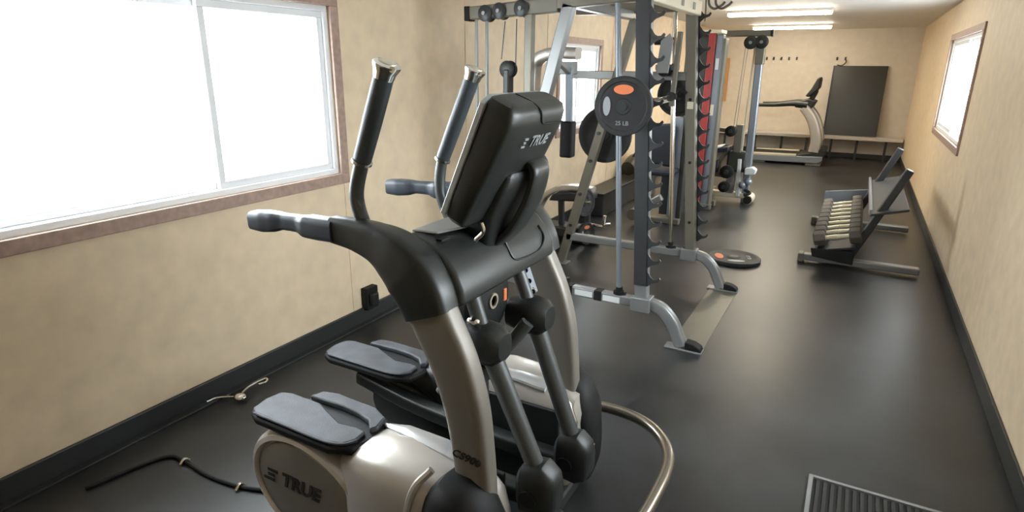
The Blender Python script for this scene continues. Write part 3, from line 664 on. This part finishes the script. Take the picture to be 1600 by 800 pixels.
# base under everything
part('base_frame', MB().box((-1.25, yc-.10, .02), (-.72, yc+.10, .075)), 'rackblack', ct, bevel=.01)
part('base_crossbar', MB().box((-1.28, yc-.42, 0), (-1.18, yc+.42, .06)), 'rackblack', ct, bevel=.01)
part('base_crossbar', MB().box((-.86, yc-.42, 0), (-.76, yc+.42, .06)), 'rackblack', ct, bevel=.01)
def sring(x, y0, y1, z0, z1, n=24, e=.55, ex=None):
    cy, cz, ry, rz = (y0+y1)/2, (z0+z1)/2, (y1-y0)/2, (z1-z0)/2; r = []
    for k in range(n):
        a = 2*math.pi*k/n; c, s_ = math.cos(a), math.sin(a)
        r.append(V(x, cy+math.copysign(abs(c)**e, c)*ry, cz+math.copysign(abs(s_)**e, s_)*rz))
    return r
for s_ in (-1, 1):
    def Y(d): return yc+s_*d
    def yy(a, b_): return (min(Y(a), Y(b_)), max(Y(a), Y(b_)))
    # front housing cover, one smooth hump
    st = [(-1.335, .23, .38, .10, .37), (-1.31, .215, .41, .05, .42), (-1.22, .205, .445, .02, .462), (-1.10, .205, .46, .01, .478), (-.98, .205, .462, .01, .47),
          (-.88, .205, .44, .01, .455), (-.82, .21, .42, .02, .44), (-.78, .22, .40, .04, .41), (-.755, .24, .38, .07, .36), (-.745, .27, .36, .12, .28)]
    P = [spline([(x, a, 0) for x, a, *_ in st], 3)]
    mb = MB(); mb.rings([sring(x, *yy(a, b_), z0, z1, e=.5) for x, a, b_, z0, z1 in st])
    hs = part('front_cover', mb, 'silver', ct)
    part('cover_strip', MB().rings([sring(x, *yy(a_, b_), z-.02, z+.004, n=12, e=.8) for x, a_, b_, z in ((-1.25, .235, .25, .455), (-1.15, .225, .28, .475), (-1.0, .225, .30, .474), (-.92, .225, .305, .466), (-.88, .235, .29, .458))]), 'satin_cover', hs)
    part('inner_panel', MB().box((-1.24, *[yy(.196, .212)[0]], .06), (-.80, yy(.196, .212)[1], .40)), 'black', hs, bevel=.004)
    # rear wheel housing
    cx, cz, rx, rz = (-1.45, .205, .285, .225) if s_ < 0 else (-1.50, .16, .24, .16)
    def er(k, y, dx=0):
        out = []
        for i in range(40):
            a = 2*math.pi*i/40
            out.append(V(cx+dx+rx*k*math.cos(a), y, max(.012, cz+rz*k*math.sin(a)+.06*k*-math.cos(a)*.6)))
        return out
    rh = part('wheel_housing', MB().rings([er(.93, Y(.22)), er(1.0, Y(.235)), er(1.0, Y(.37)), er(.985, Y(.405)), er(.94, Y(.428)), er(.88, Y(.434)), er(.85, Y(.426)), er(.845, Y(.418)), er(.5, Y(.418)), er(.05, Y(.418))]), 'silver' if s_ < 0 else 'blackg', ct)
    part('disc_cover', MB().rings([er(.825, Y(.415)), er(.825, Y(.423)), er(.80, Y(.428)), er(.4, Y(.432)), er(.02, Y(.433))]), 'silver2', rh)
    part('inner_disc', MB().rings([er(.90, Y(.222)), er(.90, Y(.205)), er(.82, Y(.196)), er(.3, Y(.192)), er(.02, Y(.192))]), 'blackg', rh)
    if s_ < 0:
        text('logo_lettering', 'TRUE', .075, 'darkprint', rh, (-1.475, Y(.434), .240), (1, 0, -.02), (0, 0, 1), bold=.003, shear=.25)
        for dz, dx, w_ in ((.020, .012, .05), (0, 0, .03), (-.020, -.012, .05)):
            part('logo_mark', MB().bar((-1.615+dx-w_/2, Y(.4345), .242+dz), (-1.615+dx+w_/2, Y(.4345), .242+dz), .002, .011, (0,0,1)), 'darkprint', rh)
    # gap filler between the two covers
    part('joint_cover', MB().rings([sring(x, *yy(.22, .40), .02, z1, e=.5) for x, z1 in ((-1.62, .32), (-1.45, .40), (-1.30, .42), (-1.12, .41))]), 'silver2' if s_ < 0 else 'black', ct)
    # curved column
    cl_ = [(-.815, .34), (-.82, .45), (-.833, .58), (-.852, .70), (-.89, .82), (-.94, .92), (-.965, .97)]
    if s_ > 0: cl_ = [(x-.025, z) for x, z in cl_]
    yo = [.335]*7
    col = part('column', MB().tube([(x, Y(o_), z) for (x, z), o_ in zip(cl_, yo)], [.058, .059, .062, .066, .069, .071, .071], n=24, sq=True, flat=(1, .58), up=(0, 1, 0)), 'silver2', ct)
    cl2 = None
    # collar at the column foot
    part('column_collar', MB().rings([sring(x, *yy(a, b_), z0, z1, e=.75) for x, a, b_, z0, z1 in
        ((-.955, .33, .43, .10, .33), (-.935, .29, .47, .04, .44), (-.89, .28, .492, .012, .488), (-.82, .275, .50, .01, .485), (-.765, .28, .49, .012, .455), (-.73, .29, .47, .03, .39), (-.71, .33, .43, .10, .27))]), 'rubber', ct)
    if s_ < 0:
        part('collar_rim', MB().tube([(-.985, Y(.468), .06), (-.992, Y(.466), .28), (-.972, Y(.446), .43), (-.93, Y(.405), .495)], .012, n=8), 'silver', ct)
        text('model_lettering', 'CS900', .036, 'darkprint', col, (-.833, Y(.3735), .55), (1, 0, -.12), (0, 0, 1), bold=.0008, shear=.3)
    else:
        part('column_cap', MB().rings([sring(x, *yy(.26, .42), .30, z1, e=.7) for x, z1 in ((-.92, .38), (-.90, .435), (-.82, .448), (-.77, .43), (-.75, .36))]), 'silver', ct)
        part('foot_tube', MB().tube([(-.76, Y(.26), .20), (-.73, Y(.31), .20), (-.725, Y(.35), .21)], .016), 'white', ct)  # short white tube at the foot of the far column
    # black console arm sweeping back to the fixed grip
    pa = [(-.963, .955), (-.985, 1.01), (-1.025, 1.065), (-1.085, 1.11), (-1.15, 1.135), (-1.23, 1.148), (-1.315, 1.152)]
    part('console_arm', MB().tube([(x, Y(.335), z) for x, z in pa], [.076, .082, .084, .072, .056, .046, .040], n=24, sq=True, flat=(1, .66), up=(0, 1, 0)), 'blackg', ct)
    gr = part('fixed_grip', MB().tube([(-1.30, Y(.335), 1.150), (-1.37, Y(.335), 1.148), (-1.42, Y(.335), 1.148), (-1.455, Y(.335), 1.150), (-1.52, Y(.335), 1.148), (-1.56, Y(.335), 1.143), (-1.61, Y(.335), 1.139), (-1.665, Y(.335), 1.137)],
             [.038, .038, .037, .028, .027, .034, .037, .033], n=20, sq=True, flat=(.9, .9), up=(0, 1, 0)), 'grip', ct)
    # bars that carry the pedals
    zf, zr, xr = (.30, .37, -1.70) if s_ < 0 else (.25, .31, -1.90)
    bo = .15
    part('pedal_bar', MB().tube([(xr+.12, Y(bo+.06), zr-.03), (xr+.50, Y(bo+.01), zr-.05), (-.95, Y(bo-.01), zf), (-.66, Y(bo-.01), zf)], .032, n=14, sq=True), 'black', ct)
    # swing link (lower), pivot boot and bracket
    if s_ < 0:
        top, jt, bot = V(-.965, Y(.16), 1.02), V(-.90, Y(.16), .83), V(-.70, Y(.16), .40)
    else:
        top, jt, bot = V(-.96, Y(.14), .98), V(-.895, Y(.14), .815), V(-.71, Y(.14), .33)
    lk = part('swing_link', MB().cyl(top, jt, .024, n=16), 'arm', ct)
    part('swing_link', MB().cyl(jt, bot, .033, .029, n=18), 'arm', ct)
    part('pivot_boot', MB().rings([sring(jt.x+dx, jt.y-w_, jt.y+w_, jt.z-h-.02, jt.z+h-.02, e=.8) for dx, w_, h in ((-.085, .03, .03), (-.07, .06, .055), (0, .07, .066), (.05, .064, .06), (.075, .04, .04))]), 'black', ct)
    part('boot_cap', MB().ball((jt.x-.02, jt.y-s_*-.03, jt.z+.055), .022, .016, .014), 'chrome', lk)
    part('link_bracket', MB().rings([sring(bot.x+dx, bot.y-w_, bot.y+w_, bot.z-h1, bot.z+h2, e=.6) for dx, w_, h1, h2 in ((-.06, .045, .10, .02), (-.045, .06, .13, .045), (.02, .06, .14, .055), (.055, .05, .12, .03), (.07, .03, .09, .0))]), 'black', ct)
    part('bracket_bolt', MB().cyl(bot+V(-.01, -.066, -.05), bot+V(-.01, -.05, -.05), .028, n=14), 'rubber', ct)
    # upper moving arm with foam grip
    if s_ < 0: A = [(-1.18, Y(.27), 1.07), (-1.215, Y(.30), 1.15), (-1.24, Y(.31), 1.25), (-1.208, Y(.315), 1.355), (-1.18, Y(.317), 1.42), (-1.106, Y(.32), 1.59)]
    else: A = [(-1.20, Y(.24), .99), (-1.30, Y(.25), 1.06), (-1.35, Y(.255), 1.16), (-1.34, Y(.258), 1.28), (-1.30, Y(.26), 1.37), (-1.208, Y(.265), 1.575)]
    arm = part('moving_arm', MB().tube(A[:5], .021, n=14), 'arm', ct)
    d = (V(A[5])-V(A[3])).normalized(); g0, g1 = V(A[3])+d*.01, V(A[5])
    part('foam_grip', MB().tube([g0, g0.lerp(g1, .5)+V(.000, 0, 0), g1], [.026, .0275, .0275], n=18), 'foam', arm)
    part('grip_lit_edge', MB().tube([g0+V(-.0255, -.004, -.005), g1+V(-.027, -.004, -.005)], .005, n=6, smooth=1), 'greyblue', arm)  # pale strip standing in for window light along the foam's left edge
    part('grip_ring', MB().lathe(g0, d, [(-.012, .024), (-.010, .030), (-.002, .030), (0, .024)], n=20), 'chrome', arm)
    cp = part('grip_cap', MB().lathe(g1, d, [(-.004, .0275), (0, .029), (.014, .031), (.030, .038), (.036, .038), (.040, .030), (.040, 0)], n=20), 'chrome', arm)
    part('cap_button', MB().lathe(g1+d*.038, d, [(0, .026), (.004, .024), (.006, 0)], n=16), 'steel', cp)
    part('cap_button', MB().cyl(g1+d*.02+V(.03, -.012, 0), g1+d*.02+V(.036, -.018, 0), .008, n=10), 'chrome', cp)

# pedals: the near one a little forward and higher than the far one
def pedal(o_, lab):
    ox, oy, oz = o_
    tr_ = part('pedal', MB().prism([(ox+x, oy+y, oz-.035) for x, y in ((-.01, .01), (.04, -.012), (.38, -.012), (.46, .02), (.48, .10), (.46, .205), (.38, .235), (.14, .235), (.10, .17), (.0, .155), (-.02, .08))], (0, 0, .03)), 'rubber', ct, bevel=.010, label=lab)
    part('tread', MB().prism([(ox+x, oy+y, oz-.006) for x, y in ((.0, .015), (.03, -.002), (.36, -.004), (.42, .012), (.445, .05), (.44, .10), (.40, .105), (.33, .095), (.25, .125), (.18, .155), (.04, .155), (.0, .14), (-.012, .08))], (0, 0, .014)), 'ped', tr_, bevel=.005)
    part('tread', MB().prism([(ox+x, oy+y, oz-.006) for x, y in ((.12, .165), (.19, .168), (.27, .172), (.35, .165), (.41, .150), (.45, .11), (.465, .13), (.45, .19), (.38, .222), (.20, .228), (.14, .215))], (0, 0, .022)), 'ped', tr_, bevel=.006)
    part('pedal_rim', MB().tube([(ox+x, oy+y, oz+.006) for x, y in ((.03, -.005), (.20, -.006), (.36, -.006), (.425, .012), (.452, .05))], .005, n=8), 'ped', tr_)
    return tr_
pedal((-1.70, 1.185, .462), None)
pedal((-1.915, 1.735, .395), None)

# centre column and hub between the links
part('centre_mast', MB().tube([(-1.04, yc, .05), (-1.05, yc, .45), (-1.07, yc, .80), (-1.08, yc, 1.02)], [.055, .05, .06, .09], n=16, sq=True), 'black', ct)
hub = part('hub_cover', MB().lathe((-.995, 1.585, .888), (1, 0, 0), [(-.03, .09), (-.02, .125), (.02, .13), (.035, .12), (.045, .03), (.045, .001)], n=36), 'black', ct)
part('hub_ring', MB().lathe((-.950, 1.585, .890), (1, 0, 0), [(0, .018), (.006, .018), (.006, .026), (0, .026)], n=28), 'steel', hub)
part('hub_mark', MB().box((-.962, 1.488, .868), (-.950, 1.508, .915)), 'orange', hub, bevel=.003, label='orange mark')
part('hub_mark', MB().box((-.962, 1.66, .862), (-.950, 1.68, .905)), 'orange', hub, bevel=.003, label='orange mark')
part('link_plate', MB().bar((-.955, yc+.175, 1.0), (-.90, yc+.175, .86), .008, .045, (0, 1, 0)), 'greyblue', ct, bevel=.003)
for k in range(4):
    part('adjust_hole', MB().cyl(V(-.945, yc+.165, .98).lerp(V(-.90, yc+.165, .87), k/3), V(-.944, yc+.160, .98).lerp(V(-.899, yc+.160, .87), k/3), .009, n=10), 'rubber', ct)
part('diagonal_link', MB().cyl((-.865, yc+.06, .80), (-1.02, yc-.02, .56), .024, n=14), 'arm', ct)
part('diagonal_link', MB().cyl((-1.05, yc-.18, .60), (-.95, yc-.10, .80), .024, n=14), 'arm', ct)

# console shelf spanning between the two arms
prof = [(-.895, .965), (-.885, .985), (-.888, 1.02), (-.91, 1.07), (-.95, 1.115), (-1.00, 1.142), (-1.05, 1.16), (-1.085, 1.16), (-1.095, 1.135), (-1.08, 1.08), (-1.03, 1.01), (-.96, .97)]
sh = part('console_shelf', MB().prism(xz(yc-.30, prof), (0, .60, 0)), 'blackg', ct, bevel=.018, seg=3)
part('shelf_recess', MB().tube([(-.918, yc+.00, 1.086), (-.892, yc+.01, 1.035), (-.889, yc+.08, 1.02), (-.889, yc+.18, 1.02), (-.897, yc+.235, 1.05), (-.922, yc+.24, 1.09)], .004, n=6), 'black', sh)
part('tray', MB().prism([(-1.075, yc-.27, 1.161), (-1.01, yc-.235, 1.154), (-.985, yc-.10, 1.148), (-.985, yc+.22, 1.148), (-1.08, yc+.24, 1.161)], (0, 0, .008)), 'satin_cover', sh, bevel=.004, label='pale shiny tray top')
te = part('tray_edge', MB().tube([(-1.07+.024*math.cos(k*math.pi/6), yc-.303, 1.140+.026*math.sin(k*math.pi/6)) for k in range(12)], .006, n=8, closed=True, smooth=2), 'chrome', sh)
part('edge_cap', MB().lathe((-1.07, yc-.303, 1.140), (0, 1, 0), [(-.006, .001), (-.004, .016), (.004, .020)], n=20), 'grip', sh)
part('shelf_slot', MB().box((-1.00, yc-.255, 1.142), (-.98, yc-.215, 1.147)), 'rubber', sh)

# display head leaning back, screen to the left; seen from its rear
hy0, hy1 = 1.375, 1.715
def hp(u, t, y):           # u: height along the screen, t: depth behind the screen
    b_ = V(-1.0, y, 1.20); up_ = V(.40, 0, .9165).normalized(); bk = V(.9165, 0, -.40).normalized()
    return b_+up_*u+bk*t
def hring(u, y0, y1, t0, t1, n=32, e=.32):
    r = []
    for k in range(n):
        a = 2*math.pi*k/n; c, s_ = math.cos(a), math.sin(a)
        r.append(hp(u, (t0+t1)/2+math.copysign(abs(s_)**e, s_)*(t1-t0)/2, (y0+y1)/2+math.copysign(abs(c)**e, c)*(y1-y0)/2))
    return r
hd = part('display_head', MB().rings([hring(u, hy0+i_, hy1-i_, t0, t1) for u, i_, t0, t1 in
    ((-.01, .06, .02, .05), (.0, .03, .008, .065), (.02, .006, 0, .075), (.08, 0, 0, .085), (.24, 0, 0, .10), (.33, .0, 0, .105), (.362, .002, .0, .10), (.380, .008, .004, .088), (.388, .03, .015, .07))]), 'blackg', ct)
part('screen_bezel', MB().prism([hp(.02, -.006, hy0-.002), hp(.36, -.006, hy0-.002), hp(.38, -.006, hy0+.03), hp(.38, -.006, hy1-.03), hp(.36, -.006, hy1-.004), hp(.02, -.006, hy1-.004)], hp(0, .016, 0)-hp(0, 0, 0)), 'bezel', hd, bevel=.002)
part('screen', MB().prism([hp(.06, -.009, hy0+.05), hp(.33, -.009, hy0+.05), hp(.33, -.009, hy1-.05), hp(.06, -.009, hy1-.05)], hp(0, .004, 0)-hp(0, 0, 0)), 'screen', hd)
bk = hp(0, 1, 0)-hp(0, 0, 0); upd = hp(1, 0, 0)-hp(0, 0, 0)
lg = hp(.283, .1045, 1.575)
text('logo_lettering', 'TRUE', .046, 'greyprint', hd, lg, (0, 1, 0), upd, bold=.001, shear=.3)
for du, dy, w_ in ((.011, .004, .022), (0, 0, .014), (-.011, -.004, .022)):
    c_ = lg+V(0, -.085+dy, 0)+upd*du
    part('logo_mark', MB().bar(c_-V(0, w_/2, 0), c_+V(0, w_/2, 0), .003, .006, upd), 'greyprint', hd)
part('top_seam', MB().tube([hp(.388, .02, 1.50), hp(.386, .07, 1.515), hp(.372, .097, 1.53), hp(.340, .105, 1.55), hp(.335, .1055, 1.60), hp(.335, .1055, 1.69)], .0025, n=6), 'rubber', hd)
nk = part('display_neck', MB().rings([hring(u, y-w_, y+w_, t0, t1, e=.5) for u, y, w_, t0, t1 in ((-.10, 1.585, .060, .00, .115), (-.05, 1.58, .080, .01, .11), (.04, 1.575, .095, .04, .105), (.12, 1.575, .100, .06, .112), (.17, 1.575, .09, .07, .108), (.18, 1.575, .07, .08, .10))]), 'black', ct)
part('cable_cover', MB().tube([hp(.195, .09, 1.625), hp(.20, .112, 1.625), hp(.175, .130, 1.625), (hp(.10, .142, 1.62)), hp(.0, .135, 1.61), hp(-.09, .10, 1.60)], [.044, .046, .046, .046, .045, .04], n=16, sq=True, flat=(.30, 1.1), up=(0, 1, 0)), 'blackg', nk)
part('tilt_knob', MB().lathe((hp(.165, .07, hy1)), (0, 1, 0), [(-.02, .03), (0, .036), (.02, .036), (.026, .02)], n=20), 'black', ct)
part('silver_clip', MB().tube([hp(.02, .085, 1.46), hp(-.005, .10, 1.465), hp(-.04, .09, 1.455)], .006, n=8), 'chrome', hd)

# chrome loop guard round the front
zt = .28
part('loop_guard', MB().tube([(-.80, yc-.30, .27), (-.62, yc-.30, zt), (-.48, yc-.30, zt), (-.415, yc-.17, zt), (-.395, yc+.05, zt), (-.405, yc+.28, zt), (-.475, yc+.42, zt), (-.60, yc+.50, zt), (-.78, yc+.50, zt), (-.86, yc+.40, .27)], .0215, n=18, smooth=8), 'satin', ct)
